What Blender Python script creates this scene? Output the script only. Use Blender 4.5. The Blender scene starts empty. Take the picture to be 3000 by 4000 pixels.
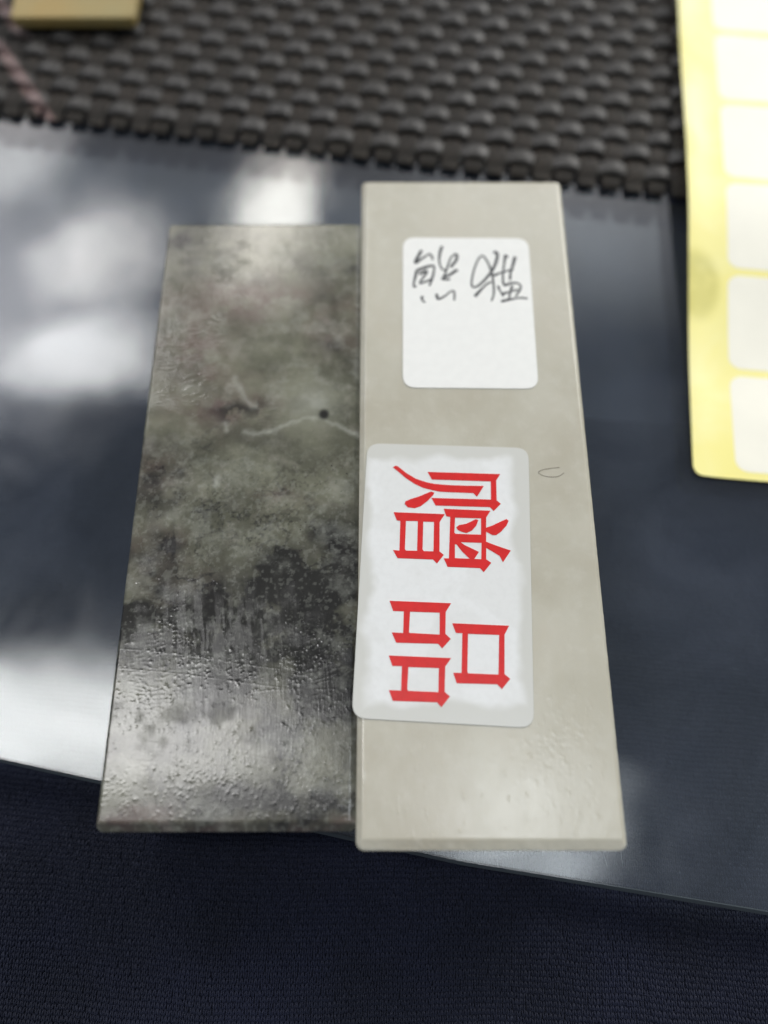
import bpy, math, random
import numpy as np
from mathutils import Vector, Matrix

scene = bpy.context.scene
MM = 0.001
rng = np.random.default_rng(7)
random.seed(7)

# ------------------------------------------------------------------ camera
cam_data = bpy.data.cameras.new('camera')
cam = bpy.data.objects.new('camera', cam_data)
scene.collection.objects.link(cam)
scene.camera = cam
cam_data.sensor_fit = 'VERTICAL'
cam_data.sensor_height = 36.0
cam_data.lens = 27.03
cam_data.clip_start = 0.005
cam_data.clip_end = 50.0
cam.location = (0, 0, 0.178)
cam.rotation_euler = (math.radians(21.0), 0, 0)
cam_data.dof.use_dof = True
cam_data.dof.focus_distance = 0.162
cam_data.dof.aperture_fstop = 4.3
cam_data.dof.aperture_blades = 0

# ------------------------------------------------------------------ world, exposure
world = bpy.data.worlds.new('World')
scene.world = world
world.use_nodes = True
wb = world.node_tree.nodes['Background']
wb.inputs['Color'].default_value = (0.72, 0.82, 1.0, 1)
wb.inputs['Strength'].default_value = 0.20
scene.view_settings.view_transform = 'Standard'
scene.view_settings.look = 'None'
scene.view_settings.exposure = 0.22
scene.view_settings.gamma = 1.0
scene.view_settings.use_curve_mapping = False

# ------------------------------------------------------------------ lamps (soft daylight openings above the table, plus one added far fill)
def lamp(name, loc, sx, sy, radiance, col=(1, 1, 1), rot=0.0, aim=None, edge=0.5, rag=0.25, seed=0.0):
    """soft-edged area lamp: brightest in the middle, fading to its rim like a diffuser, slightly uneven"""
    d = bpy.data.lights.new(name, 'AREA')
    d.shape = 'RECTANGLE'
    d.size, d.size_y = sx, sy
    d.energy = radiance * math.pi * sx * sy
    d.color = col
    d.use_nodes = True
    t = d.node_tree; N, Lk = t.nodes, t.links
    em = next(n for n in N if n.type == 'EMISSION')
    geo = N.new('ShaderNodeNewGeometry'); sub = N.new('ShaderNodeVectorMath'); sub.operation = 'SUBTRACT'
    Lk.new(geo.outputs['Parametric'], sub.inputs[0]); sub.inputs[1].default_value = (.5, .5, 0)
    flat = N.new('ShaderNodeVectorMath'); flat.operation = 'MULTIPLY'; flat.inputs[1].default_value = (2, 2, 0); Lk.new(sub.outputs[0], flat.inputs[0])
    sep = N.new('ShaderNodeSeparateXYZ'); Lk.new(flat.outputs[0], sep.inputs[0])
    def mth(op, x, y):
        n = N.new('ShaderNodeMath'); n.operation = op
        for i, v in ((0, x), (1, y)):
            if isinstance(v, bpy.types.NodeSocket): Lk.new(v, n.inputs[i])
            else: n.inputs[i].default_value = v
        return n.outputs[0]
    r = mth('POWER', mth('ADD', mth('POWER', mth('ABSOLUTE', sep.outputs[0], 0), 3.0), mth('POWER', mth('ABSOLUTE', sep.outputs[1], 0), 3.0)), .3333)
    off = N.new('ShaderNodeVectorMath'); off.operation = 'MULTIPLY_ADD'; off.inputs[1].default_value = (sx, sy, 0); off.inputs[2].default_value = (seed * 3.1, seed * 1.7, seed)
    Lk.new(flat.outputs[0], off.inputs[0])
    nz = N.new('ShaderNodeTexNoise'); nz.inputs['Scale'].default_value = 7.0; nz.inputs['Detail'].default_value = 4.0; Lk.new(off.outputs[0], nz.inputs['Vector'])
    r = mth('ADD', r, mth('MULTIPLY', mth('SUBTRACT', nz.outputs[0], .5), rag * 2))
    mr = N.new('ShaderNodeMapRange'); mr.interpolation_type = 'SMOOTHSTEP'; Lk.new(r, mr.inputs[0])
    for i, v in ((1, 1.0 - edge), (2, 1.0), (3, 1.0), (4, 0.0)): mr.inputs[i].default_value = v
    Lk.new(mr.outputs[0], em.inputs['Strength'])
    o = bpy.data.objects.new(name, d)
    scene.collection.objects.link(o)
    o.location = loc
    if aim is None:
        o.rotation_euler = (0, 0, rot)
    else:
        v = Vector(aim) - Vector(loc)
        o.rotation_euler = v.to_track_quat('-Z', 'Y').to_euler()
    return o

lamp('overhead_strip_lamp', (-0.75, 0.165, 1.5), 1.55, 0.38, 10.0, (1, 0.99, 0.98), rot=-0.09, edge=.75, rag=.32, seed=1.6)
lamp('overhead_short_lamp', (0.25, 0.0, 1.5), 0.60, 0.38, 6.5, (0.90, 0.95, 1), rot=-0.25, edge=.9, rag=.4, seed=2)
lamp('left_window_lamp', (-0.76, 1.38, 1.5), 0.48, 0.38, 6.3, (1, 0.94, 0.90), rot=0.25, edge=.7, rag=.5, seed=3)
lamp('left_low_window_lamp', (-0.765, 1.09, 1.5), 0.54, 0.36, 6.8, (1, 0.97, 0.96), edge=.7, rag=.5, seed=4)
lamp('left_haze_lamp', (-1.10, 1.30, 1.6), 1.05, 1.1, 3.4, (0.98, 0.95, 1.0), edge=.9, rag=.4, seed=5)
lamp('left_far_lamp', (-1.22, 1.85, 1.5), 0.80, 0.8, 4.5, (1, 0.97, 0.97), rot=0.0, edge=.5, rag=.2, seed=6)
lamp('middle_far_lamp', (-0.30, 1.50, 1.5), 0.27, 0.85, 10.0, (1, 0.95, 0.88), rot=-0.20, edge=.7, rag=.3, seed=7)
lamp('far_fill_lamp', (-0.5, 1.8, 1.55), 1.5, 1.0, 0.6, (0.97, 0.97, 1.0), edge=.6, rag=.05, seed=10)  # added faint lamp, lifts the dark far reflection in the glass
lamp('right_haze_lamp', (0.50, 1.70, 1.5), 1.50, 1.35, 2.5, (0.98, 0.98, 1.0), edge=.98, rag=.05, seed=8)
lamp('right_far_lamp', (1.25, 1.35, 1.05), 1.2, 1.0, 14.0, (1, 0.98, 0.94), aim=(0.05, 0.15, 0), edge=.6, rag=.1, seed=9)

# ------------------------------------------------------------------ helpers
def tag(o, label, cat, group=None, kind=None):
    if label: o['label'] = label
    if cat: o['category'] = cat
    if group: o['group'] = group
    if kind: o['kind'] = kind
    return o

def link(name, data, parent=None, loc=(0, 0, 0), rotz=0.0):
    o = bpy.data.objects.new(name, data)
    scene.collection.objects.link(o)
    o.location = loc
    o.rotation_euler = (0, 0, rotz)
    if parent: o.parent = parent
    return o

def mesh_np(name, verts, quads, mat=None, smooth=True):
    """verts (n,3) metres, quads (m,4) ints or a list of polygons"""
    me = bpy.data.meshes.new(name)
    if isinstance(quads, np.ndarray):
        nf, k = quads.shape
        me.vertices.add(len(verts)); me.vertices.foreach_set('co', np.asarray(verts, np.float32).ravel())
        me.loops.add(nf * k); me.loops.foreach_set('vertex_index', quads.astype(np.int32).ravel())
        me.polygons.add(nf); me.polygons.foreach_set('loop_start', (np.arange(nf) * k).astype(np.int32))
        me.update(calc_edges=True)
    else:
        me.from_pydata([tuple(v) for v in verts], [], quads); me.update()
    me.polygons.foreach_set('use_smooth', np.full(len(me.polygons), smooth))
    if mat: me.materials.append(mat)
    return me

class NT:
    """small node-tree helper"""
    def __init__(s, name):
        s.m = bpy.data.materials.new(name); s.m.use_nodes = True
        s.t = s.m.node_tree; s.t.nodes.clear()
        s.out = s.n('ShaderNodeOutputMaterial')
    def n(s, typ, **kw):
        nd = s.t.nodes.new(typ)
        for k, v in kw.items():
            if k.startswith('i_'): s.set(nd, k[2:].replace('_', ' '), v)
            else: setattr(nd, k, v)
        return nd
    def set(s, nd, inp, v):
        i = nd.inputs[int(inp)] if inp.isdigit() else nd.inputs[inp]
        if isinstance(v, bpy.types.NodeSocket): s.t.links.new(v, i)
        else: i.default_value = v
    def coord(s, which='Object'): return s.n('ShaderNodeTexCoord').outputs[which]
    def mapping(s, vec, scale=(1, 1, 1), rot=(0, 0, 0), loc=(0, 0, 0)):
        nd = s.n('ShaderNodeMapping'); s.set(nd, 'Vector', vec)
        nd.inputs['Scale'].default_value = scale; nd.inputs['Rotation'].default_value = rot; nd.inputs['Location'].default_value = loc
        return nd.outputs[0]
    def noise(s, vec, scale, detail=4, rough=0.55, dist=0.0):
        nd = s.n('ShaderNodeTexNoise'); s.set(nd, 'Vector', vec)
        nd.inputs['Scale'].default_value = scale; nd.inputs['Detail'].default_value = detail
        nd.inputs['Roughness'].default_value = rough; nd.inputs['Distortion'].default_value = dist
        return nd.outputs[0]
    def ramp(s, fac, lo, hi, a=0.0, b=1.0):
        nd = s.n('ShaderNodeMapRange'); s.set(nd, '0', fac)
        for i, v in ((1, lo), (2, hi), (3, a), (4, b)): nd.inputs[i].default_value = v
        nd.interpolation_type = 'SMOOTHSTEP'
        return nd.outputs[0]
    def math(s, op, a, b=0.0):
        nd = s.n('ShaderNodeMath', operation=op); s.set(nd, '0', a); s.set(nd, '1', b); return nd.outputs[0]
    def mix(s, fac, a, b):
        nd = s.n('ShaderNodeMix', data_type='RGBA'); s.set(nd, '0', fac); s.set(nd, '6', a); s.set(nd, '7', b); return nd.outputs[2]
    def attr(s, name): return s.n('ShaderNodeAttribute', attribute_name=name).outputs['Fac']
    def bump(s, h, strength, dist):
        nd = s.n('ShaderNodeBump'); s.set(nd, 'Height', h)
        nd.inputs['Strength'].default_value = strength; nd.inputs['Distance'].default_value = dist
        return nd.outputs[0]
    def principled(s, **kw):
        nd = s.n('ShaderNodeBsdfPrincipled')
        for k, v in kw.items(): s.set(nd, k.replace('_', ' '), v)
        s.t.links.new(nd.outputs[0], s.out.inputs[0]); return nd

def C(r, g, b): return (r, g, b, 1.0)
def S(r, g, b):
    f = lambda c: (c / 255 / 12.92) if c <= 10 else ((c / 255 + 0.055) / 1.055) ** 2.4
    return (f(r), f(g), f(b), 1.0)

# numpy value noise ------------------------------------------------------------
def vnoise(x, y, seed):
    r = np.random.default_rng(seed); tab = r.random((256, 256))
    xi = np.floor(x).astype(int); yi = np.floor(y).astype(int)
    fx = x - xi; fy = y - yi
    fx = fx * fx * fx * (fx * (fx * 6 - 15) + 10); fy = fy * fy * fy * (fy * (fy * 6 - 15) + 10)
    g = lambda i, j: tab[i % 256, j % 256]
    return (g(xi, yi) * (1 - fx) * (1 - fy) + g(xi + 1, yi) * fx * (1 - fy) + g(xi, yi + 1) * (1 - fx) * fy + g(xi + 1, yi + 1) * fx * fy)
def fbm(x, y, seed, octv=5, gain=0.5):
    s = 0; a = 1; t = 0
    for k in range(octv):
        s = s + a * vnoise(x * 2 ** k + 17.3 * k, y * 2 ** k + 5.1 * k, seed + k); t += a; a *= gain
    return s / t
def sstep(a, b, x):
    t = np.clip((x - a) / (b - a), 0, 1); return t * t * (3 - 2 * t)

# ------------------------------------------------------------------ materials
def mat_knit():
    t = NT('navy_knit_yarn'); v = t.coord()
    n1 = t.noise(v, 900, 3); n2 = t.noise(v, 25, 3)
    col = t.mix(t.ramp(n2, .35, .7), C(0.007, 0.009, 0.019), C(0.011, 0.014, 0.034))
    col = t.mix(t.ramp(n1, .55, .75), col, C(0.018, 0.021, 0.038))
    p = t.principled(Base_Color=col, Roughness=0.6)
    p.inputs['Sheen Weight'].default_value = 0.12; p.inputs['Sheen Roughness'].default_value = 0.5
    p.inputs['Sheen Tint'].default_value = C(0.5, 0.56, 0.8); p.inputs['Specular IOR Level'].default_value = 0.25
    fib = t.noise(t.mapping(v, (1, 1, 1)), 4000, 2)
    t.set(p, 'Normal', t.bump(fib, 0.6, 0.0001))
    return t.m

def mat_glass():
    t = NT('table_glass'); v = t.coord()
    geo = t.n('ShaderNodeNewGeometry')
    dot = t.n('ShaderNodeVectorMath', operation='DOT_PRODUCT'); t.set(dot, '0', geo.outputs['Incoming']); t.set(dot, '1', geo.outputs['Normal'])
    c = t.math('SUBTRACT', 1.0, t.math('ABSOLUTE', dot.outputs['Value']))
    fr = t.math('ADD', 0.043, t.math('MULTIPLY', 0.957, t.math('POWER', c, 5.0)))
    sm = t.noise(v, 22, 5, 0.62, 0.6); sm2 = t.noise(t.mapping(v, (1, .35, 1), (0, 0, .5)), 70, 4, 0.6, 0.3)
    rough = t.math('ADD', t.ramp(sm, .40, .70, 0.015, 0.14), t.ramp(sm2, .5, .75, 0.0, 0.06))
    hgt = t.noise(v, 14, 3, 0.5)
    gl = t.n('ShaderNodeBsdfGlossy', i_Color=C(1, 1, 1)); t.set(gl, 'Roughness', rough)
    t.set(gl, 'Normal', t.bump(hgt, 0.10, 0.004))
    tr = t.n('ShaderNodeBsdfTransparent', i_Color=C(0.88, 0.92, 0.92))
    m1 = t.n('ShaderNodeMixShader'); t.set(m1, '0', fr); t.set(m1, '1', tr.outputs[0]); t.set(m1, '2', gl.outputs[0])
    dust = t.n('ShaderNodeBsdfDiffuse', i_Color=C(0.52, 0.58, 0.72))
    dm = t.math('ADD', t.ramp(t.noise(v, 30, 5, .65, .8), .30, .80, 0.014, 0.040), t.ramp(t.noise(v, 1100, 2), .70, .80, 0.0, 0.10))
    m2 = t.n('ShaderNodeMixShader'); t.set(m2, '0', dm); t.set(m2, '1', m1.outputs[0]); t.set(m2, '2', dust.outputs[0])
    t.t.links.new(m2.outputs[0], t.out.inputs[0])
    return t.m

def mat_glass_edge():
    t = NT('ground_glass_edge')
    t.principled(Base_Color=C(0.045, 0.055, 0.06), Roughness=0.3)
    return t.m

def mat_strand(warp):
    t = NT('woven_warp_strand' if warp else 'woven_weft_strand'); v = t.coord()
    sc = (1, .06, 1) if warp else (.06, 1, 1)
    g = t.noise(t.mapping(v, sc), 2600, 2); n = t.noise(v, 60, 3)
    info = t.n('ShaderNodeObjectInfo')
    a, b = (C(0.014, 0.013, 0.010), C(0.055, 0.042, 0.032)) if warp else (C(0.034, 0.032, 0.028), C(0.068, 0.062, 0.056))
    col = t.mix(t.ramp(g, .40, .68), a, b)
    col = t.mix(t.math('MULTIPLY', t.ramp(n, .4, .7), 0.4), col, C(0.032, 0.030, 0.024))
    col = t.mix(t.math('MULTIPLY', info.outputs['Random'], 0.35), col, C(0.020, 0.019, 0.018))
    # two pinkish streaks of light painted across the strands near the mat's left end (mat coordinates)
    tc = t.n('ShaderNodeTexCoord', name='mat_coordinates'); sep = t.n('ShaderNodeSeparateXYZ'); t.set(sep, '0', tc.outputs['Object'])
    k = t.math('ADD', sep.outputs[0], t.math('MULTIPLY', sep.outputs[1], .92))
    def lit_streak(c, lo, hi): return t.math('MULTIPLY', t.ramp(t.math('ABSOLUTE', t.math('SUBTRACT', k, c)), .0016, .0034, 1, 0), t.ramp(sep.outputs[1], lo, hi))
    streak_mask = t.math('ADD', lit_streak(.0403, .0225, .0200), lit_streak(.0517, .0240, .0270))
    col = t.mix(t.math('MULTIPLY', streak_mask, .8), col, S(128, 106, 102))
    p = t.principled(Base_Color=col, Roughness=t.ramp(n, .3, .7, .55, .7) if warp else t.ramp(n, .3, .7, .42, .6))
    p.inputs['Specular IOR Level'].default_value = .22 if warp else .5
    t.set(p, 'Normal', t.bump(g, 0.5, 0.0002))
    return t.m

def mat_dark_stone():
    t = NT('wet_dark_green_stone'); v = t.coord()
    dk, br, pl = t.attr('dark'), t.attr('brown'), t.attr('pale')
    n1 = t.noise(v, 60, 6, .6, .4); n2 = t.noise(v, 300, 4, .6)
    col = t.mix(t.ramp(n1, .32, .68), S(86, 86, 72), S(124, 124, 106))
    col = t.mix(br, col, S(102, 88, 80))
    col = t.mix(t.math('MULTIPLY', t.ramp(n2, .45, .75), .35), col, S(142, 138, 126))
    col = t.mix(dk, col, S(28, 26, 26))
    col = t.mix(pl, col, S(188, 190, 178))
    spk = t.noise(v, 1400, 1); col = t.mix(t.math('MULTIPLY', t.ramp(spk, .72, .80), t.attr('speck')), col, S(38, 30, 30))
    rough = t.math('ADD', t.ramp(t.noise(v, 90, 4), .35, .7, .06, .15), t.math('MULTIPLY', t.attr('dry'), .25))
    p = t.principled(Base_Color=col, Roughness=rough)
    p.inputs['IOR'].default_value = 1.55
    t.set(p, 'Normal', t.bump(t.noise(t.mapping(v, (1, .10, 1), (0, 0, .10)), 3800, 2, .6), 0.25, 0.00006))
    return t.m

def mat_pale_stone():
    t = NT('pale_jade_stone'); v = t.coord()
    n1 = t.noise(v, 26, 5, .55, .7); n2 = t.noise(t.mapping(v, (1, .55, 1), (0, 0, .6)), 75, 6, .65, .3); n3 = t.noise(v, 320, 4, .6)
    col = t.mix(t.ramp(n1, .28, .74), S(180, 174, 156), S(196, 194, 178))
    col = t.mix(t.math('MULTIPLY', t.ramp(n2, .38, .85), .45), col, S(206, 204, 190))
    col = t.mix(t.math('MULTIPLY', t.ramp(n1, .48, .80), .30), col, S(182, 166, 146))
    col = t.mix(t.math('MULTIPLY', t.ramp(n3, .45, .85), .14), col, S(226, 226, 218))
    p = t.principled(Base_Color=col, Roughness=t.ramp(n2, .35, .7, .11, .24))
    p.inputs['Subsurface Weight'].default_value = 0.18
    p.inputs['Subsurface Radius'].default_value = (1.0, .9, .7); p.inputs['Subsurface Scale'].default_value = 0.003
    sc = t.noise(t.mapping(v, (1, .12, 1), (0, 0, .5)), 2400, 3, .6)
    pit = t.ramp(t.noise(t.mapping(v, (1, .5, 1), (0, 0, .5)), 700, 2), .62, .74)
    b = t.math('ADD', t.math('MULTIPLY', sc, .55), t.math('MULTIPLY', pit, .8))
    b = t.math('ADD', b, t.math('MULTIPLY', t.noise(v, 55, 3), 4.0))
    t.set(p, 'Normal', t.bump(b, 0.22, 0.00012))
    return t.m

def mat_simple(name, col, rough, nscale=300, amt=0.12, bump=0.0, alt=None, spec=None):
    t = NT(name); v = t.coord(); n = t.noise(v, nscale, 4)
    c2 = alt or tuple(c * (1 - amt) for c in col[:3]) + (1,)
    p = t.principled(Base_Color=t.mix(t.ramp(n, .3, .7), col, c2), Roughness=rough)
    if spec is not None: p.inputs['Specular IOR Level'].default_value = spec
    if bump: t.set(p, 'Normal', t.bump(t.noise(v, nscale * 6, 3), bump, 0.00008))
    return t.m

def mat_gift():
    t = NT('glossy_white_label_film'); v = t.coord()
    sep = t.n('ShaderNodeSeparateXYZ'); t.set(sep, '0', v)
    w = t.math('MULTIPLY', t.math('SUBTRACT', t.noise(v, 90, 3, .5), .5), .007)
    # lifted film (whiter) inside a ragged border where the film is stuck down and the stone shows through
    dx = t.math('SUBTRACT', .0155, t.math('ABSOLUTE', t.math('ADD', sep.outputs[0], .0075)))
    dy = t.math('SUBTRACT', .0265, t.math('ABSOLUTE', t.math('ADD', sep.outputs[1], .0265)))
    d = t.math('ADD', t.math('MINIMUM', dx, dy), w)
    lift = t.ramp(d, -.0012, .0012)
    blot = t.ramp(t.noise(t.mapping(v, (1, .8, 1), (0, 0, .7)), 60, 5, .55, .8), .47, .56)
    lift = t.math('MULTIPLY', lift, t.math('ADD', .82, t.math('MULTIPLY', blot, .18)))
    fine = t.noise(v, 700, 3)
    col = t.mix(lift, S(206, 206, 198), S(230, 231, 228))
    col = t.mix(t.math('MULTIPLY', t.ramp(fine, .4, .7), .15), col, S(206, 206, 202))
    p = t.principled(Base_Color=col, Roughness=.24)
    t.set(p, 'Normal', t.bump(t.math('ADD', t.noise(v, 260, 4), t.math('MULTIPLY', lift, .5)), .10, .0002))
    return t.m

def mat_liner():
    t = NT('yellow_release_liner'); v = t.coord()
    n = t.noise(v, 40, 4, .55, .5)
    col = t.mix(t.ramp(n, .35, .7), S(248, 238, 146), S(251, 245, 176))
    # two olive patches along the margin
    sep = t.n('ShaderNodeSeparateXYZ'); t.set(sep, '0', v)
    def olive_patch(cx, cy, r, k):
        a = t.math('POWER', t.math('SUBTRACT', sep.outputs[0], cx), 2.0); b = t.math('POWER', t.math('MULTIPLY', t.math('SUBTRACT', sep.outputs[1], cy), .62), 2.0)
        return t.math('MULTIPLY', t.ramp(t.math('SQRT', t.math('ADD', a, b)), r * .55, r, 1.0, 0.0), k)
    st = t.math('ADD', t.math('MULTIPLY', olive_patch(.0020, .0560, .0082, .75), t.ramp(t.noise(v, 160, 3), .25, .5, .6, 1)), olive_patch(0.0, .104, .0050, .35))
    col = t.mix(st, col, S(206, 198, 104))
    t.principled(Base_Color=col, Roughness=.42)
    return t.m

M = dict(
    knit=mat_knit(), glass=mat_glass(), glass_edge=mat_glass_edge(),
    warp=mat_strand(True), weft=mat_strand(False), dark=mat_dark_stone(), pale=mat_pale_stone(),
    gift=mat_gift(), liner=mat_liner(),
    paper=mat_simple('white_label_paper', S(236, 236, 230), .5, 400, .03, .15),
    paper2=mat_simple('warm_white_label_paper', S(248, 245, 228), .5, 60, .05, .1),
    red=mat_simple('red_print', S(216, 36, 34), .30, 500, .10, .25),
    ink=mat_simple('grey_marker_ink', S(72, 74, 75), .55, 900, .25),
    pencil=mat_simple('pencil_line', S(128, 120, 108), .6, 900, .1),
    ochre=mat_simple('yellow_ochre_stone', S(158, 134, 76), .45, 40, .15, .1, alt=S(150, 138, 92)),
    scratch=mat_simple('glass_scratch', S(150, 158, 166), .5, 900, .1),
    lint=mat_simple('blue_lint', S(58, 62, 84), .8, 900, .3),
)

# traced lettering, millimetres from the pale slab's centre
ZENG = [[(-18.02, -2.01), (-17.42, -1.62), (-16.94, -1.75), (-15.16, -3.32), (-13.03, -4.74), (-10.91, -5.52), (-9.02, -5.96), (-7.6, -6.11), (-5.47, -6.29), (-1.92, -6.42), (1.87, -6.47), (0.29, -9.03), (-0.53, -8.16), (-4.35, -8.01), (-7.65, -7.86), (-9.29, -7.5), (-11.41, -6.94), (-13.29, -5.96), (-15.17, -4.61), (-16.83, -3.05)], [(-9.72, -7.78), (-9.0, -8.04), (-9.25, -8.62), (-10.52, -9.99), (-12.07, -11.26), (-13.37, -11.71), (-14.77, -11.51), (-15.52, -10.75), (-15.35, -10.12), (-14.28, -9.61), (-12.39, -8.98)], [(-10.38, -3.11), (5.62, -3.65), (4.66, -5.18), (4.51, -9.87), (5.38, -10.68), (3.74, -12.39), (2.99, -11.46), (-8.79, -11.08), (-9.69, -9.31), (3.29, -9.69), (3.46, -5.39), (-9.47, -4.93)], [(-17.94, -12.64), (-6.85, -13.09), (-8.02, -14.88), (-8.24, -21.55), (-7.34, -22.32), (-8.83, -24.23), (-9.65, -23.33), (-17.14, -23.04), (-18.1, -21.24), (-16.72, -21.36), (-16.48, -14.63), (-17.25, -14.51)], [(-15.27, -14.63), (-12.71, -14.68), (-12.98, -21.41), (-15.34, -21.36), (-15.57, -21.0)], [(-11.55, -14.81), (-9.23, -14.86), (-9.5, -21.55), (-11.58, -21.48), (-11.81, -21.12)], [(-7.05, -11.84), (3.04, -12.31), (2.03, -13.89), (1.92, -16.19), (3.29, -15.7), (4.96, -14.88), (6.4, -14.21), (6.84, -14.63), (6.31, -15.75), (5.08, -17.1), (3.99, -17.89), (3.18, -17.89), (1.88, -17.1), (1.77, -19.37), (3.64, -20.15), (6.91, -21.36), (5.11, -23.95), (4.5, -22.56), (3.22, -21.72), (1.71, -20.76), (1.59, -23.28), (2.64, -24.07), (0.95, -26.13), (0.2, -25.23), (-6.62, -24.95), (-7.36, -23.09), (-6.27, -23.11), (-5.7, -13.76), (-6.58, -13.56)], [(-4.66, -13.89), (0.93, -14.06), (0.76, -17.79), (-4.67, -17.59), (-4.93, -17.35)], [(-4.5, -16.12), (-3.9, -15.62), (-2.26, -15.3), (-0.24, -14.26), (0.33, -14.46), (-0.19, -15.75), (-1.17, -16.86), (-2.35, -17.42), (-3.26, -17.17), (-4.17, -16.73)], [(-3.69, -19.47), (0.79, -19.62), (0.56, -23.28), (-0.92, -23.23), (0.13, -21.67), (-0.88, -21.12), (-2.8, -20.15)], [(-4.9, -19.91), (-4.52, -20.03), (-3.42, -21.6), (-1.88, -23.18), (-5.01, -23.04)]]
PIN = [[(-18.86, -32.29), (-6.11, -32.81), (-7.28, -34.64), (-7.48, -39.2), (-6.41, -40.25), (-8.22, -42.19), (-9.01, -41.24), (-17.52, -41.02), (-18.43, -38.91), (-16.08, -39.02), (-15.92, -34.52), (-18.11, -34.46)], [(-14.63, -34.59), (-8.53, -34.8), (-8.65, -39.36), (-14.75, -39.02), (-14.9, -38.85)], [(-19.06, -43.61), (-6.47, -44.15), (-7.71, -45.87), (-7.96, -50.84), (-6.92, -51.72), (-8.69, -53.83), (-9.52, -52.87), (-18.27, -52.58), (-19.03, -50.48), (-16.61, -50.58), (-16.4, -45.78), (-18.31, -45.71)], [(-15.1, -45.93), (-8.98, -46.15), (-9.21, -50.9), (-15.21, -50.62), (-15.38, -50.31)], [(-6.02, -37.01), (5.62, -37.53), (4.57, -39.36), (4.12, -47.33), (5.21, -48.29), (3.44, -50.31), (2.56, -49.35), (-5.5, -49.14), (-6.15, -47.07), (-4.46, -47.11), (-4.02, -39.07), (-5.34, -39.02)], [(-2.87, -39.2), (3.48, -39.43), (2.92, -47.44), (-3.16, -47.18), (-3.3, -46.9)]]
INK = [[(-10.65, 57.25), (-12.32, 53.39), (-10.58, 54.71), (-8.83, 56.03), (-8.31, 55.7), (-7.88, 54.29)], [(-11.89, 51.21), (-12.31, 49.28), (-12.75, 47.08), (-12.65, 46.21), (-12.12, 46.54)], [(-11.9, 51.08), (-10.17, 51.91), (-8.33, 52.52), (-7.72, 52.38), (-7.68, 51.21), (-8.19, 48.73), (-8.92, 46.54)], [(-11.39, 49.97), (-9.62, 50.94), (-9.87, 49.83), (-11.27, 47.36), (-9.8, 47.77), (-8.47, 48.45)], [(-5.5, 58.48), (-6.06, 56.54), (-6.34, 54.29), (-6.05, 52.33), (-5.51, 51.35), (-4.71, 51.35)], [(-3.55, 52.05), (-2.1, 54.29), (-1.94, 55.84), (-2.51, 55.92), (-3.46, 54.85), (-4.22, 52.61), (-5.1, 49.83), (-5.81, 48.59)], [(-1.93, 51.35), (-3.84, 49.83), (-5.81, 48.59), (-4.8, 48.4), (-3.77, 48.51)], [(-10.71, 43.5), (-10.79, 42.61), (-10.36, 41.89), (-9.96, 41.81)], [(-7.21, 44.23), (-7.14, 43.28), (-6.75, 42.69), (-5.39, 43.42), (-4.0, 44.69), (-3.09, 45.04), (-2.91, 43.82), (-3.0, 42.21)], [(2.02, 43.42), (3.45, 45.18), (5.12, 47.08), (6.28, 47.63)], [(7.28, 56.26), (7.77, 56.69), (8.18, 55.84), (7.73, 53.73), (6.68, 51.21), (5.21, 49.0), (3.3, 46.81), (2.02, 46.13), (1.44, 46.67), (1.57, 48.73), (2.39, 52.05), (3.41, 54.57), (4.37, 55.55), (5.14, 54.71), (6.05, 52.33), (6.59, 49.28), (6.76, 45.99), (6.58, 43.82), (6.0, 42.07)], [(6.83, 49.55), (8.69, 50.38), (11.94, 51.49)], [(10.66, 54.99), (10.12, 55.55), (9.79, 53.73), (9.27, 50.66), (9.11, 47.63), (9.38, 46.54)], [(12.52, 55.27), (11.78, 52.61), (11.06, 50.11), (10.84, 48.18)], [(7.8, 46.54), (8.18, 45.18), (8.98, 43.42)], [(9.39, 46.59), (10.78, 47.22), (12.37, 47.36), (13.24, 46.81), (13.16, 45.45), (11.9, 43.42)], [(11.3, 46.54), (10.76, 44.9), (10.3, 42.88)], [(8.46, 44.09), (10.64, 44.77), (12.7, 45.45)], [(8.34, 41.99), (10.73, 42.61), (13.0, 43.01), (14.78, 42.8)]]
GIFT = [(-23.73, 3.95), (12.32, 2.77), (9.34, -57.81), (-26.36, -55.88)]
WHITE = [(-15.27, 61.18), (16.16, 60.94), (15.69, 17.85), (-15.65, 18.2)]
PENCIL = [(18.89, -1.94), (15.75, -2.36), (14.12, -3.14), (15.62, -4.08), (18.23, -4.18), (19.74, -3.25)]

# ------------------------------------------------------------------ knitted cloth (lies under and in front of the glass)
def cloth_z(x, y):
    return -0.0078 + 0.0007 * np.sin(x * 38 + 0.6) * np.cos(y * 30) - 0.0012 * sstep(-0.01, -0.05, y) + 0.0005 * np.sin(x * 90 + y * 55) + (0.0016 * np.sin(x * 70 - y * 60 + 1.1) - .0012) * sstep(-0.016, -0.04, y + .18 * x)
gx = np.linspace(-0.30, 0.30, 121); gy = np.linspace(-0.12, 0.42, 109)
X, Y = np.meshgrid(gx, gy)
Z = cloth_z(X, Y) - 0.00045
idx = np.arange(X.size).reshape(X.shape)
q = np.stack([idx[:-1, :-1], idx[:-1, 1:], idx[1:, 1:], idx[1:, :-1]], -1).reshape(-1, 4)
cloth = link('knit_cloth', mesh_np('knit_cloth', np.stack([X, Y, Z], -1).reshape(-1, 3), q, M['knit']))
tag(cloth, 'dark navy blue knitted cloth spread under the glass tabletop', 'cloth', kind='thing')

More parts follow.
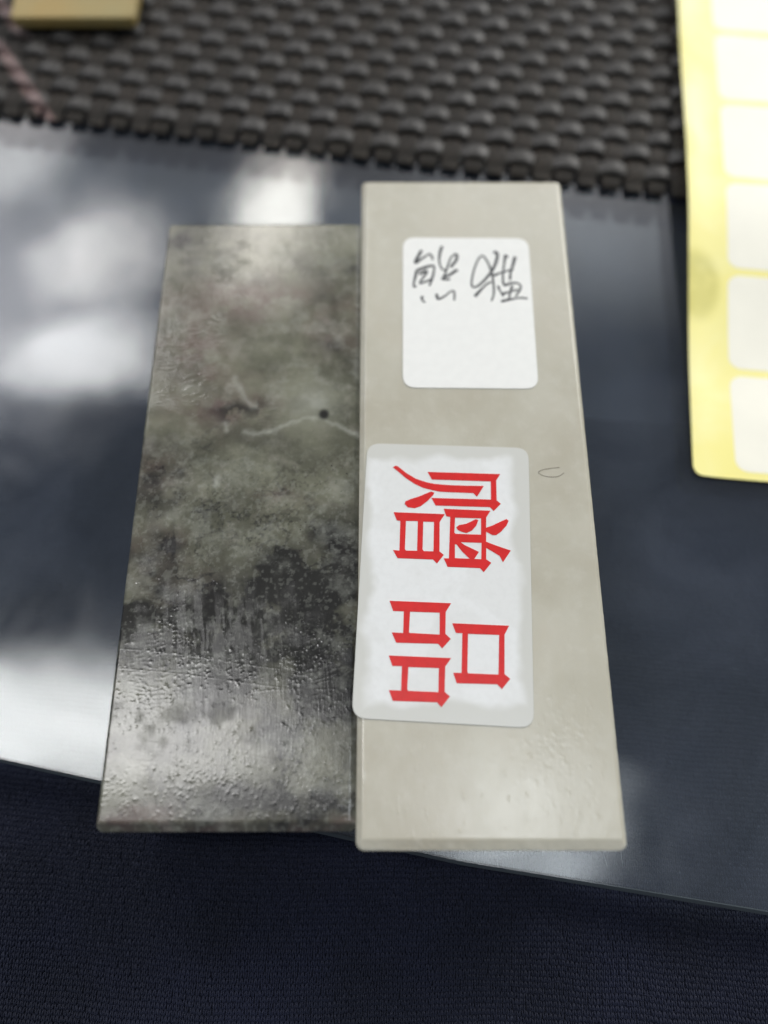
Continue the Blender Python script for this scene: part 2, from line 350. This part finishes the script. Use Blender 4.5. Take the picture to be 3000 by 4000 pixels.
def stitches():
    wale, course, ang = 0.00098, 0.00112, math.radians(-2.0)
    us = np.arange(-0.108, 0.108, wale); vs = np.arange(-0.052, 0.100, course)
    U, V = np.meshgrid(us, vs); U = U.ravel(); V = V.ravel()
    U = U + rng.normal(0, 0.00007, U.size) + .00018 * (fbm(U / .006, V / .006, 501, 2) - .5); V = V + rng.normal(0, 0.00006, U.size) + .0009 * (fbm(U / .009, V / .02, 511, 3) - .5)
    # one leg: a bent tapering tube of 4 rings with 4 sides
    ring_t = np.array([-0.62, -0.25, 0.25, 0.62]); rad = np.array([0.08, 0.22, 0.23, 0.09]) * wale
    side = np.array([[1, 0], [0, 1], [-1, 0], [0, -1]])
    base = []; 
    for k, tt in enumerate(ring_t):
        cx = (0.25 + 0.22 * tt) * wale; cy = tt * course * 1.15; cz = (0.30 - 1.25 * tt * tt) * wale
        for sx, sz in side: base.append((cx + sx * rad[k], cy, cz + sz * rad[k]))
    base = np.array(base); mir = base * np.array([-1, 1, 1])
    f = []
    for k in range(3):
        for j in range(4): f.append((k * 4 + j, k * 4 + (j + 1) % 4, k * 4 + 4 + (j + 1) % 4, k * 4 + 4 + j))
    f = np.array(f); fm = f[:, ::-1] + 16
    unit = np.vstack([base, mir]); fu = np.vstack([f, fm])
    ca, sa = math.cos(ang), math.sin(ang)
    jit = 1 + rng.normal(0, 0.12, (U.size, 1))
    lx = U[:, None] + unit[None, :, 0] * jit; ly = V[:, None] + unit[None, :, 1]
    wx = lx * ca - ly * sa + 0.0006 * np.sin(ly * 60); wy = lx * sa + ly * ca + 0.0012 * np.sin(lx * 45)
    wz = cloth_z(wx, wy) + unit[None, :, 2] * jit + rng.normal(0, 0.00006, (U.size, 1))
    vv = np.stack([wx, wy, wz], -1).reshape(-1, 3)
    ff = (fu[None] + (np.arange(U.size) * len(unit))[:, None, None]).reshape(-1, 4)
    return vv, ff
vv, ff = stitches()
st = link('knit_stitches', mesh_np('knit_stitches', vv, ff, M['knit']), cloth); st['kind'] = 'stuff'

def fibres():
    vs, fs = [], []
    for k in range(700):
        x = random.uniform(-.085, .085); y = random.uniform(-.048, .012); a = random.uniform(0, 6.28); c = random.uniform(-900, 900); L = random.uniform(.0008, .0030)
        z0 = float(cloth_z(np.array(x), np.array(y))) + .0003; w = .000022; n0 = len(vs)
        for i in range(5):
            s = i / 4 * L; aa = a + c * s; px = x + math.cos(aa) * s; py = y + math.sin(aa) * s; pz = z0 + .0002 * math.sin(i * .8)
            nx, ny = -math.sin(aa) * w, math.cos(aa) * w
            vs += [(px + nx, py + ny, pz), (px - nx, py - ny, pz), (px, py, pz + w * 1.6)]
        for i in range(4):
            for j in range(3): fs.append((n0 + i * 3 + j, n0 + i * 3 + (j + 1) % 3, n0 + i * 3 + 3 + (j + 1) % 3, n0 + i * 3 + 3 + j))
    return vs, fs
fv, ffx = fibres()
fo = link('knit_fibres', mesh_np('knit_fibres', fv, ffx, M['lint']), cloth); fo['kind'] = 'stuff'

# ------------------------------------------------------------------ glass tabletop
def prism(name, outline, z0, z1, mat, bev=0.0, parent=None, loc=(0, 0, 0), rotz=0.0, smooth=False):
    """closed prism from an anticlockwise outline in metres with an optional chamfer on both rims"""
    n = len(outline); pts = [Vector((p[0], p[1])) for p in outline]
    ins = []
    for i in range(n):
        a, b, c = pts[i - 1], pts[i], pts[(i + 1) % n]
        d1 = (b - a).normalized(); d2 = (c - b).normalized()
        n1 = Vector((-d1.y, d1.x)); n2 = Vector((-d2.y, d2.x)); m = (n1 + n2)
        m = m / max(m.length_squared / 2, .3)
        ins.append(b + m * bev)
    if bev > 0: rings = [(ins, z0), (pts, z0 + bev), (pts, z1 - bev), (ins, z1)]
    else: rings = [(pts, z0), (pts, z1)]
    v = [(p.x, p.y, z) for ring, z in rings for p in ring]; f = []
    for r in range(len(rings) - 1):
        for i in range(n): f.append((r * n + i, r * n + (i + 1) % n, (r + 1) * n + (i + 1) % n, (r + 1) * n + i))
    f.append(tuple(reversed(range(n)))); f.append(tuple(range((len(rings) - 1) * n, len(rings) * n)))
    return link(name, mesh_np(name, v, f, mat, smooth), parent, loc, rotz)

front = [(-.30, .0465), (-.20, .0315), (-.14, .0205), (-.0846, .0092), (-.0637, .0050), (0., -.0082), (.0166, -.0115), (.0502, -.0165), (.0792, -.0209), (.14, -.0300), (.30, -.0545)]
outline = front + [(.30, .40), (-.30, .40)]
glass = prism('glass_tabletop', outline, -.0050, 0.0, M['glass'], .0007)
glass.data.materials.append(M['glass_edge'])
nb = len(outline)
for p in glass.data.polygons:
    if len(p.vertices) == 4 and abs(p.normal.z) < .95: p.material_index = 1
tag(glass, 'clear glass tabletop with reflections over dark knitted cloth', 'tabletop', kind='thing')

def tube(pts, r, sides=5, flat=1.0):
    vs, fs = [], []
    P = [Vector(p) for p in pts]
    for i, p in enumerate(P):
        d = (P[min(i + 1, len(P) - 1)] - P[max(i - 1, 0)]).normalized()
        s = Vector((-d.y, d.x, 0)).normalized(); u = Vector((0, 0, 1))
        rr = r(i / (len(P) - 1)) if callable(r) else r
        for k in range(sides):
            a = 2 * math.pi * k / sides
            vs.append(p + s * math.cos(a) * rr + u * math.sin(a) * rr * flat)
    for i in range(len(P) - 1):
        for k in range(sides): fs.append((i * sides + k, i * sides + (k + 1) % sides, (i + 1) * sides + (k + 1) % sides, (i + 1) * sides + k))
    fs.append(tuple(reversed(range(sides)))); fs.append(tuple(range((len(P) - 1) * sides, len(P) * sides)))
    return vs, fs
def spline(pts, n=5):
    out = []; P = [pts[0]] + list(pts) + [pts[-1]]
    for i in range(1, len(P) - 2):
        for k in range(n):
            t = k / n; a, b, c, d = P[i - 1], P[i], P[i + 1], P[i + 2]
            out.append(tuple(.5 * (2 * b[j] + (c[j] - a[j]) * t + (2 * a[j] - 5 * b[j] + 4 * c[j] - d[j]) * t * t + (3 * b[j] - a[j] - 3 * c[j] + d[j]) * t ** 3) for j in range(len(b))))
    out.append(tuple(pts[-1])); return out
for pts in ([(49.0, -.9), (50.0, -6.0), (50.3, -11.5)], [(46.4, -8.5), (47.0, -11.8)], [(43.5, -1.5), (43.8, -10)]):
    v, f = tube([(x * MM, y * MM, .00004) for x, y in spline(pts)], .00005, 4, .5)
    link('scratch', mesh_np('scratch', v, f, M['scratch']), glass)

# ------------------------------------------------------------------ woven mat
PITCH = 0.0068
mat_root = link('woven_mat', None, None, (-.1475, .2100, 0.0), math.radians(-9.0))
tag(mat_root, 'dark brown woven mat of flat plastic strands with scalloped edge', 'mat', kind='thing')
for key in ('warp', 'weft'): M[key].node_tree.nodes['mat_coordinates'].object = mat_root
NW, NF = 49, 18        # warps (run away from the viewer), wefts (run across)
def strand(along, n, phase, half_w, half_t, amp, ribs, ends):
    """a strand weaving over and under n crossings; along = 0 (x) or 1 (y)"""
    seg = 8; m = n * seg; t = np.linspace(-ends, n - 1 + ends, m + 1)
    zc = amp * np.cos(np.pi * (t + phase)); 
    zc = np.sign(zc) * np.abs(zc / amp) ** 0.75 * amp
    drop = sstep(n - 1 + ends - .35, n - 1 + ends, t) + sstep(-ends + .35, -ends, t)
    zc = zc * (1 - drop) - drop * amp * .3
    k = 16; a = np.linspace(0, 2 * np.pi, k, endpoint=False)
    prof_w = np.sign(np.cos(a)) * np.abs(np.cos(a)) ** .7 * half_w
    prof_t = np.sin(a) * half_t * (1 + ribs * np.cos(a * 8))
    th = 1 - .5 * drop
    w = prof_w[None] * (1 - .12 * drop)[:, None] + 0 * t[:, None]; z = zc[:, None] + prof_t[None] * th[:, None]
    l = (t * PITCH)[:, None] + 0 * w
    v = np.stack([l, w, z], -1) if along == 0 else np.stack([w, l, z], -1)
    i = np.arange((m + 1) * k).reshape(m + 1, k)
    q = np.stack([i[:-1], np.roll(i, -1, 1)[:-1], np.roll(i, -1, 1)[1:], i[1:]], -1).reshape(-1, 4)
    if along == 0: q = q[:, ::-1]
    return v.reshape(-1, 3), q
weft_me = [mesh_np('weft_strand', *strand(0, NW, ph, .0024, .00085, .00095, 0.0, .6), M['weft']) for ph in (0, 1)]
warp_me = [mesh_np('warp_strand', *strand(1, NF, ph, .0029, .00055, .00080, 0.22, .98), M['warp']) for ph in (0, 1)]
ZM = .00215
for j in range(NF):
    o = link('weft_strand', weft_me[j % 2], mat_root, (0, j * PITCH + random.gauss(0, .00016), ZM), random.gauss(0, .0008))
for i in range(NW):
    o = link('warp_strand', warp_me[(i + 1) % 2], mat_root, (i * PITCH + random.gauss(0, .00018), 0, ZM - .0003), random.gauss(0, .0015))

# ------------------------------------------------------------------ stone slabs
def slab_grid(a, b, r, nx, ny, height, cham, thick, hfun=None, taper=0.0):
    """slab with rounded plan corners, chamfered rim and a finely shaped top; cham = (left,right,near,far) (width, slope)"""
    u = np.linspace(-a, a, nx); v = np.linspace(-b, b, ny); U, V = np.meshgrid(u, v)
    d = np.full(U.shape, 0.0)
    drops = [(U + a, cham[0]), (a - U, cham[1]), (V + b, cham[2]), (b - V, cham[3])]
    for dist, (w, s) in drops: d = np.maximum(d, np.clip(w - dist, 0, None) * s)
    d = d * (.8 + .45 * fbm(U / .0011, V / .0011, 401, 3))
    Z = np.full(U.shape, height) - d
    flat = np.ones(U.shape)
    for dist, (w, s) in drops: flat = np.minimum(flat, sstep(w * .3, w * 1.6, dist))
    if hfun is not None: Z = Z + hfun(U, V) * (0.15 + 0.85 * flat)
    cx, cy = np.abs(U) - (a - r), np.abs(V) - (b - r); m = (cx > 0) & (cy > 0)
    px, py = np.clip(cx / r, 0, 1), np.clip(cy / r, 0, 1)
    X = np.where(m, np.sign(U) * (a - r + r * px * np.sqrt(1 - py ** 2 / 2)), U); Y = np.where(m, np.sign(V) * (b - r + r * py * np.sqrt(1 - px ** 2 / 2)), V)
    X = X * (1 + taper * Y / b)
    i = np.arange(nx * ny).reshape(ny, nx)
    quads = np.stack([i[:-1, :-1], i[:-1, 1:], i[1:, 1:], i[1:, :-1]], -1).reshape(-1, 4)
    loop = np.concatenate([i[0, :], i[1:, -1], i[-1, -2::-1], i[-2:0:-1, 0]])
    top = np.stack([X, Y, Z], -1).reshape(-1, 3)
    rim = top[loop]; n = len(loop); N = len(top)
    cen = rim * np.array([1, 1, 0])
    ringA = cen * np.array([1, 1, 0]) + np.array([0, 0, .0010]); ringB = cen * np.array([1 - .0009 / a, 1 - .0009 / b, 0])
    vv = np.vstack([top, ringA, ringB, [[0, 0, 0]]])
    nxt = np.roll(np.arange(n), -1)
    A = N + np.arange(n); B = N + n + np.arange(n)
    w1 = np.stack([loop, A, A[nxt], loop[nxt]], -1); w2 = np.stack([A, B, B[nxt], A[nxt]], -1)
    c = N + 2 * n
    bot = np.stack([B, np.full(n, c), np.full(n, c), B[nxt]], -1)
    return vv, np.vstack([quads, w1, w2]), (U, V), bot, N

def add_bottom(me, n):   # not seen; kept closed by the glass it rests on
    pass

def dark_height(U, V):
    u, v = U / MM, V / MM                       # millimetres
    h = .010 * (fbm(u / 9, v / 9, 11, 3) - .5)   # slow waviness
    # wiping streaks along the slab
    h += .0055 * (fbm((u + .10 * v) / .32, v / 22, 31, 2) - .5) * sstep(.35, .65, fbm(u / 14, v / 14, 41, 3)) * 2
    h += .0022 * (fbm((u * .8 + .55 * v) / .35, (v - u) / 12, 37, 2) - .5)
    # transverse oil ripples
    def ripples(cx, cy, rx, ry, ang, wl, amp, seed):
        ca, sa = math.cos(ang), math.sin(ang)
        p = (u * -sa + v * ca) + 2.2 * (fbm(u / 7, v / 7, seed, 3) - .5) * 2
        m = np.exp(-(((u - cx) / rx) ** 2 + ((v - cy) / ry) ** 2) ** 2) * sstep(.40, .58, fbm(u / 2.2, v / 1.4, seed + 9, 3))
        s = .5 + .5 * np.sin(2 * np.pi * p / wl)
        return amp * m * s ** 2
    h += ripples(-16, 32, 9, 15, .10, .85, .026, 51) + ripples(1, 17, 9, 6, -.05, .80, .024, 61)
    h += ripples(-11, 58, 8, 7, .75, .9, .016, 71) + ripples(18, 38, 5, 4, .5, .9, .018, 81)
    h += ripples(-17, -46, 5, 16, .1, .9, .006, 91) + ripples(16, -40, 6, 8, .15, 1.0, .012, 95)
    h += ripples(19, -57, 5.5, 5, -.8, .7, .010, 97) + ripples(-21, -66, 4, 4, .5, .8, .005, 98)
    # beads of oil
    n = 9500
    bx = rng.uniform(-24, 24, n); by = -70 + 140 * rng.beta(1.15, 2.3, n)
    keep = rng.random(n) < np.clip(.10 + .75 * sstep(.36, .66, fbm(bx / 7, by / 7, 111, 3)) * (.35 + .65 * sstep(5, -25, by)), 0, 1)
    bx, by = bx[keep], by[keep]
    dx = (U[0, 1] - U[0, 0]) / MM; dy = (V[1, 0] - V[0, 0]) / MM; ny, nx = U.shape
    u0, v0 = u[0, 0], v[0, 0]
    for x, y in zip(bx, by):
        low = y < -15
        s = rng.uniform(.085, .15) * (1.1 if low else .8); e = rng.uniform(1.0, 2.0); tilt = rng.normal(.0, .6)
        if rng.random() < .06: s *= 1.5
        amp = .030 * s / .2 * rng.uniform(.4, 1.3)
        R = 2.6 * s * e
        i0, i1 = int((x - R - u0) / dx), int((x + R - u0) / dx) + 2; j0, j1 = int((y - R - v0) / dy), int((y + R - v0) / dy) + 2
        if i0 < 0 or j0 < 0 or i1 > nx or j1 > ny: continue
        uu = u[j0:j1, i0:i1] - x; vw = v[j0:j1, i0:i1] - y
        a = uu * math.cos(tilt) + vw * math.sin(tilt); b = -uu * math.sin(tilt) + vw * math.cos(tilt)
        if low: a, b = b, a
        h[j0:j1, i0:i1] += amp * np.exp(-((a / (s * e)) ** 2 + (b / s) ** 2))
    # long scratches
    for (x0, y0, x1, y1, a) in ((-22, -22, 12, -23.5, .020), (-24, -37, 9, -41, .018), (-24, -41, 12, -45, .018), (-20, -55, 20, -60, -.018), (3, -46, -2, -56, .022), (3, -46, 19, -45, .020), (8, -33, 9.5, -47, .014), (-1, -36, 4, -41, -.015), (5, -64, 13, -61, -.020)):
        ddx, ddy = x1 - x0, y1 - y0; L = math.hypot(ddx, ddy); t = ((u - x0) * ddx + (v - y0) * ddy) / L ** 2
        dist = ((u - x0) * ddy - (v - y0) * ddx) / L + .25 * np.sin(t * 5)
        h += .38 * a * np.exp(-(dist / .10) ** 2) * (t > 0) * (t < 1)
    return h * MM

DARK_A, DARK_B = .0246, .0718
vv, qq, (U, V), bot, ntop = slab_grid(DARK_A, DARK_B, .0014, 308, 898, .0210, ((.0005, .8), (.0012, .22), (.0018, .45), (.0005, .8)), .021, dark_height)
bot = bot[:, [0, 1, 3]]
me = mesh_np('stone_block', vv, qq, M['dark'])
u, v = U / MM, V / MM
wx = u + 5 * (fbm(u / 8, v / 8, 201, 4) - .5) * 2; wy = v + 5 * (fbm(u / 8, v / 8, 211, 4) - .5) * 2
def blob(x, y, rx, ry, k): return k * np.exp(-((wx - x) / rx) ** 2 - ((wy - y) / ry) ** 2)
dark = sum(blob(*b) for b in [(-22, 6, 7, 6, .75), (-12, 7, 9, 6, .5), (8, -20, 9, 4, .75), (19, -15, 7, 6, .85), (-21.5, -17, 5, 5, .7), (-12, -30, 14, 8, .6), (14, -27, 12, 7, .8), (-22, -34, 5, 8, .8), (20, -66, 9, 4, .85), (4, -38, 20, 9, .55), (18, -45, 9, 8, .5), (0, -50, 20, 8, .4), (5, 57, 12, 4, .25), (20, 55, 9, 7, .45), (-19, 64, 9, 7, .75), (-5, 46, 9, 5, .2), (-19, -3, 8, 6, .4), (12, -6, 9, 4, .35), (6, -67, 16, 4, .5), (20, 35, 6, 4, .45), (-8, 24, 6, 5, .35)])  # blob by the near right corner paints a dark reflection into the colour
cl = fbm(u / 8, v / 6, 221, 6, .50)
broad = sstep(-5, -32, v) * (.55 + .45 * sstep(-70, -52, v))
dark = 1.0 * dark * (.35 + .95 * sstep(.25, .75, cl)) + broad * (.16 + .34 * sstep(.30, .72, fbm(u / 9, v / 8, 223, 5, .5))) + .16 * sstep(.40, .75, cl)
dark += .12 * (fbm(u / 1.0, v / 1.3, 225, 4, .6) - .45)
ridge = 1 - np.abs(2 * fbm(u / 6, v / 5, 235, 5, .55) - 1)
dark += .32 * sstep(.86, .985, ridge) * sstep(.40, .62, fbm(u / 10, v / 10, 237, 3)) * sstep(35, 0, v) * sstep(-48, -30, v)
dark += .30 * sstep(.60, .70, fbm(u / .55, v / .55, 239, 2)) * sstep(15, 0, v) * sstep(.40, .65, fbm(u / 7, v / 7, 243, 3))
dark = np.maximum(dark, blob(-2.5, 18.2, 6.5, 3.4, .8) * sstep(.30, .55, fbm(u / 2.5, v / 2.5, 227, 4)))
pit = np.exp(-(((u - 16.4) / 1.35) ** 2 + ((v - 16.9) / 1.5) ** 2) ** 2)
dark = np.maximum(dark, pit)
dark = np.maximum(dark, .62 * sstep(-70.0, -70.5, v))
dark = np.clip(dark, 0, .92)
brown = sum(blob(*b) for b in [(-3, 50, 17, 6, .9), (19, 40, 8, 7, .6), (-5, 20, 9, 6, .9), (-14, 38, 9, 8, .6), (0, -71.5, 40, 2.2, 1.0), (-21, 3, 6, 5, .7), (-20, -14, 5, 6, .6), (-16, 28, 8, 8, .5), (9, -5, 5, 2, .8), (2, -50, 9, 5, .35), (-15, -70, 9, 2.5, .8), (-12, -24, 9, 5, .5)])
brown = np.clip(brown * (.45 + .8 * sstep(.30, .70, fbm(u / 5, v / 4, 241, 5, .6))), 0, 1)
pale = np.zeros_like(u)
uw = u + .5 * (fbm(u / 1.5, v / 1.5, 251, 3) - .5) * 2; vw = v + .5 * (fbm(u / 1.5, v / 1.5, 261, 3) - .5) * 2
def vein(pts, w, k):
    global pale
    for (x0, y0), (x1, y1) in zip(pts[:-1], pts[1:]):
        ddx, ddy = x1 - x0, y1 - y0; t = np.clip(((uw - x0) * ddx + (vw - y0) * ddy) / (ddx ** 2 + ddy ** 2), 0, 1)
        dd = np.hypot(uw - x0 - t * ddx, vw - y0 - t * ddy); pale = np.maximum(pale, k * np.exp(-(dd / w) ** 2))
vein(spline([(-1.6, 12.4), (2, 12.2), (5.7, 13.0), (10.9, 15.7), (14, 15.9), (17.2, 15.2), (24.4, 11.4)]), .6, .27)
vein(spline([(-4.8, 26.7), (-2.8, 22.4), (-1.1, 19.7), (0.6, 19.0)]), .7, .22)
vein([(-6.3, 14.5), (-5.8, 12.8)], .6, .25); vein([(-7.2, 1.0), (-6.8, -.6)], .7, .35)
pale = np.maximum(pale, .22 * np.exp(-((u - 14) / 6) ** 2 - ((v - 20) / 5) ** 2))
pale += .16 * sstep(.48, .80, fbm(u / 5, v / 4, 271, 6, .65)) + .10 * sstep(.58, .72, fbm(u / .9, v / .9, 273, 3, .6)) * sstep(15, 0, v)
pale *= 1 - pit
speck = .25 + .75 * sstep(.45, .62, fbm(u / 6, v / 6, 281, 3)) * sstep(18, 5, v) * sstep(-40, -25, v) * (.4 + .6 * (u > 5))
dry = sstep(.55, .75, fbm(u / 5, v / 5, 291, 3)) * .5 + .8 * sstep(.50, .62, fbm((u + .12 * v) / .9, v / 7, 293, 3)) * np.exp(-((u + 4) / 15) ** 2 - ((v + 36) / 13) ** 2)
for nm, arr in (('dark', dark), ('brown', brown), ('pale', pale), ('speck', speck), ('dry', dry)):
    full = np.concatenate([np.clip(arr, 0, 1).ravel(), np.zeros(len(vv) - ntop)])
    if nm in ('dark', 'brown'):           # carry the pattern down the sides
        full[ntop:] = .25
    at = me.attributes.new(nm, 'FLOAT', 'POINT'); at.data.foreach_set('value', full.astype(np.float32))
dark_slab = link('stone_block', me, None, (-.03015, .0674, 0), .003)
tag(dark_slab, 'mottled dark grey-green stone block with oily wet sheen and black clouds', 'stone block')

def pale_height(U, V):
    u, v = U / MM, V / MM
    h = .012 * (fbm(u / 12, v / 12, 311, 3) - .5) + .0016 * (fbm((u * .85 + v * .5) / .5, (v * .85 - u * .5) / 9, 321, 2) - .5)   # grinding marks
    m = sstep(.50, .68, fbm(u / 8, v / 8, 331, 3))
    h += .0045 * m * sstep(.56, .74, fbm((u + .6 * v) / .55, (v - .6 * u) / 1.3, 341, 3))
    r = np.random.default_rng(5); dx = (U[0, 1] - U[0, 0]) / MM; dy = (V[1, 0] - V[0, 0]) / MM
    for k in range(420):                      # small pits, most of them near the lower right corner and along the left rim
        x, y = (r.normal(14, 7), r.normal(-62, 9)) if k < 240 else (r.uniform(-25, 25), r.uniform(-79, 79))
        if abs(x) > 24.5 or abs(y) > 78: continue
        i0, j0 = int((x - u[0, 0]) / dx), int((y - v[0, 0]) / dy); sl = np.s_[max(0, j0 - 6):j0 + 7, max(0, i0 - 8):i0 + 9]
        a = (u[sl] - x) * .8 + (v[sl] - y) * .6; c = -(u[sl] - x) * .6 + (v[sl] - y) * .8; s = r.uniform(.14, .26)
        h[sl] += r.choice([-1, 1]) * .016 * np.exp(-(a / s) ** 2 - (c / (s * r.uniform(1.2, 2.6))) ** 2)
    return h * MM
vv, qq, _, bot, ntop = slab_grid(.0255, .0798, .0016, 256, 640, .0225, ((.0012, .55), (.0008, .7), (.0020, .30), (.0010, .7)), .0225, pale_height, .010)
pale_slab = link('stone_block', mesh_np('pale_stone_block', vv, qq, M['pale']), None, (.0200, .0722, 0), 0.0)
tag(pale_slab, 'pale cream jade-like stone block carrying two white stickers', 'stone block')

# ------------------------------------------------------------------ stickers on the pale slab
def rounded(pts, r, n=7):
    out = []; P = [Vector(p) for p in pts]
    for i in range(len(P)):
        a, b, c = P[i - 1], P[i], P[(i + 1) % len(P)]
        s = b + (a - b).normalized() * r; e = b + (c - b).normalized() * r
        for k in range(n):
            t = k / (n - 1); out.append(tuple(s * (1 - t) ** 2 + b * 2 * t * (1 - t) + e * t ** 2))
    return out
ZT = .0225
def ccw(p): return p if sum(a[0] * b[1] - b[0] * a[1] for a, b in zip(p, p[1:] + p[:1])) > 0 else p[::-1]
lab = prism('handwritten_label', [(x * MM, y * MM) for x, y in ccw(rounded(WHITE, 3.2))], ZT + .00004, ZT + .00016, M['paper'], .00003, pale_slab)
lab['label'] = 'white rounded paper label with grey handwriting'
gift = prism('gift_label', [(x * MM, y * MM) for x, y in ccw(rounded(GIFT, 3.0))], ZT + .00004, ZT + .00018, M['gift'], .00004, pale_slab)
gift['label'] = 'translucent white label with large red printed characters'

def flat_curve(polys, name, mat, z, ext):
    cu = bpy.data.curves.new(name, 'CURVE'); cu.dimensions = '2D'; cu.fill_mode = 'BOTH'; cu.extrude = ext
    for pl in polys:
        sp = cu.splines.new('POLY'); sp.points.add(len(pl) - 1); sp.use_cyclic_u = True
        for i, (x, y) in enumerate(pl): sp.points[i].co = (x * MM, y * MM, 0, 1)
    tmp = bpy.data.objects.new('tmp', cu); scene.collection.objects.link(tmp)
    dg = bpy.context.evaluated_depsgraph_get()
    m = bpy.data.meshes.new_from_object(tmp.evaluated_get(dg)); m.name = name
    bpy.data.objects.remove(tmp); m.materials.clear(); m.materials.append(mat)
    return m
for polys in (ZENG, PIN):
    o = link('printed_character', flat_curve(polys, 'printed_character', M['red'], 0, .00003), gift, (0, 0, ZT + .00022))
def ink(strokes, name):
    V_, F_ = [], []
    for s in strokes:
        p = spline(s, 5)
        w = random.uniform(.31, .39) * MM
        v, f = tube([(x * MM, y * MM, ZT + .00017) for x, y in p], lambda t: w * (1.05 - .45 * t + .12 * math.sin(9 * t)), 6, .10)
        o = len(V_); V_ += v; F_ += [tuple(i + o for i in ff) for ff in f]
    return mesh_np(name, V_, F_, M['ink'])
link('handwritten_character', ink(INK[:9], 'handwritten_character'), lab)
link('handwritten_character', ink(INK[9:], 'handwritten_character'), lab)
v, f = tube([(x * MM, y * MM, ZT + .00005) for x, y in spline(PENCIL)], .00006, 4, .4)
link('pencil_mark', mesh_np('pencil_mark', v, f, M['pencil']), pale_slab)

# ------------------------------------------------------------------ sheet of blank labels
SA = math.radians(-5.65)
sheet = link('label_sheet', None, None, (.0778, .0780, 0), SA)
tag(sheet, 'yellow backing sheet of blank white stickers lying across mat edge', 'label sheet')
SW, SL = .066, .190
def sheet_z(x, y):
    return .0006 + .0062 * sstep(.025, .088, y) + .0010 * np.exp(-(x / .005) ** 2) * (0.4 + .6 * np.sin(y * 45) ** 2) + .0003 * np.sin(y * 60 + 1) * sstep(0, .03, x)
def sheet_patch(pts_fn, nx, ny, dz, th):
    s = np.linspace(0, 1, nx); t = np.linspace(0, 1, ny); Sg, Tg = np.meshgrid(s, t); X, Y = pts_fn(Sg, Tg)
    Z = sheet_z(X, Y) + dz
    i = np.arange(nx * ny).reshape(ny, nx); n = nx * ny
    q = np.stack([i[:-1, :-1], i[:-1, 1:], i[1:, 1:], i[1:, :-1]], -1).reshape(-1, 4)
    loop = np.concatenate([i[0, :], i[1:, -1], i[-1, -2::-1], i[-2:0:-1, 0]]); k = len(loop)
    top = np.stack([X, Y, Z], -1).reshape(-1, 3); low = top - np.array([0, 0, th])
    v = np.vstack([top, low, top[loop], low[loop]]); a = 2 * n + np.arange(k); nx_ = np.roll(a, -1)     # rim has its own vertices: crisp cut edge
    return v, np.vstack([q, q[:, ::-1] + n, np.stack([a, a + k, nx_ + k, nx_], -1)])
def sheet_mesh(name, mat, *a):
    v, q = sheet_patch(*a); m = mesh_np(name, v, q, mat)
    sm = np.zeros(len(q), bool); sm[:(a[1] - 1) * (a[2] - 1)] = True; m.polygons.foreach_set('use_smooth', sm)   # crisp die-cut rim
    return m
def rr(x0, x1, y0, y1, r):
    def fn(s, t):
        a, b = (x1 - x0) / 2, (y1 - y0) / 2; U = (2 * s - 1) * a; V = (2 * t - 1) * b
        cx, cy = np.abs(U) - (a - r), np.abs(V) - (b - r); m = (cx > 0) & (cy > 0); px, py = np.clip(cx / r, 0, 1), np.clip(cy / r, 0, 1)
        X = np.where(m, np.sign(U) * (a - r + r * px * np.sqrt(1 - py ** 2 / 2)), U); Y = np.where(m, np.sign(V) * (b - r + r * py * np.sqrt(1 - px ** 2 / 2)), V)
        return X + (x0 + x1) / 2, Y + (y0 + y1) / 2
    return fn
link('backing_paper', sheet_mesh('backing_paper', M['liner'], rr(0, SW, 0, SL, .0025), 45, 90, 0, .00012), sheet)
for k in range(6):
    y0 = .0022 + k * .0300
    link('blank_label', sheet_mesh('blank_label', M['paper2'], rr(.0108, .0545, y0, y0 + .0277, .0032), 29, 21, .00006, .00004), sheet)

# ------------------------------------------------------------------ ochre slab on the far corner of the mat
oc = link('ochre_block', None, None, (-.0975, .2660, .0055), 0.0)
pts = rounded([(-.0195, -.0355), (.0191, -.0355), (.0205, .0355), (-.0215, .0355)], .0012, 4)
bpy.data.objects.remove(oc)
oc = prism('ochre_block', pts, 0.0, .0035, M['ochre'], .0003, None, (-.0975, .2660, .0055))
tag(oc, 'small khaki yellow block resting on the dark woven mat', 'block')
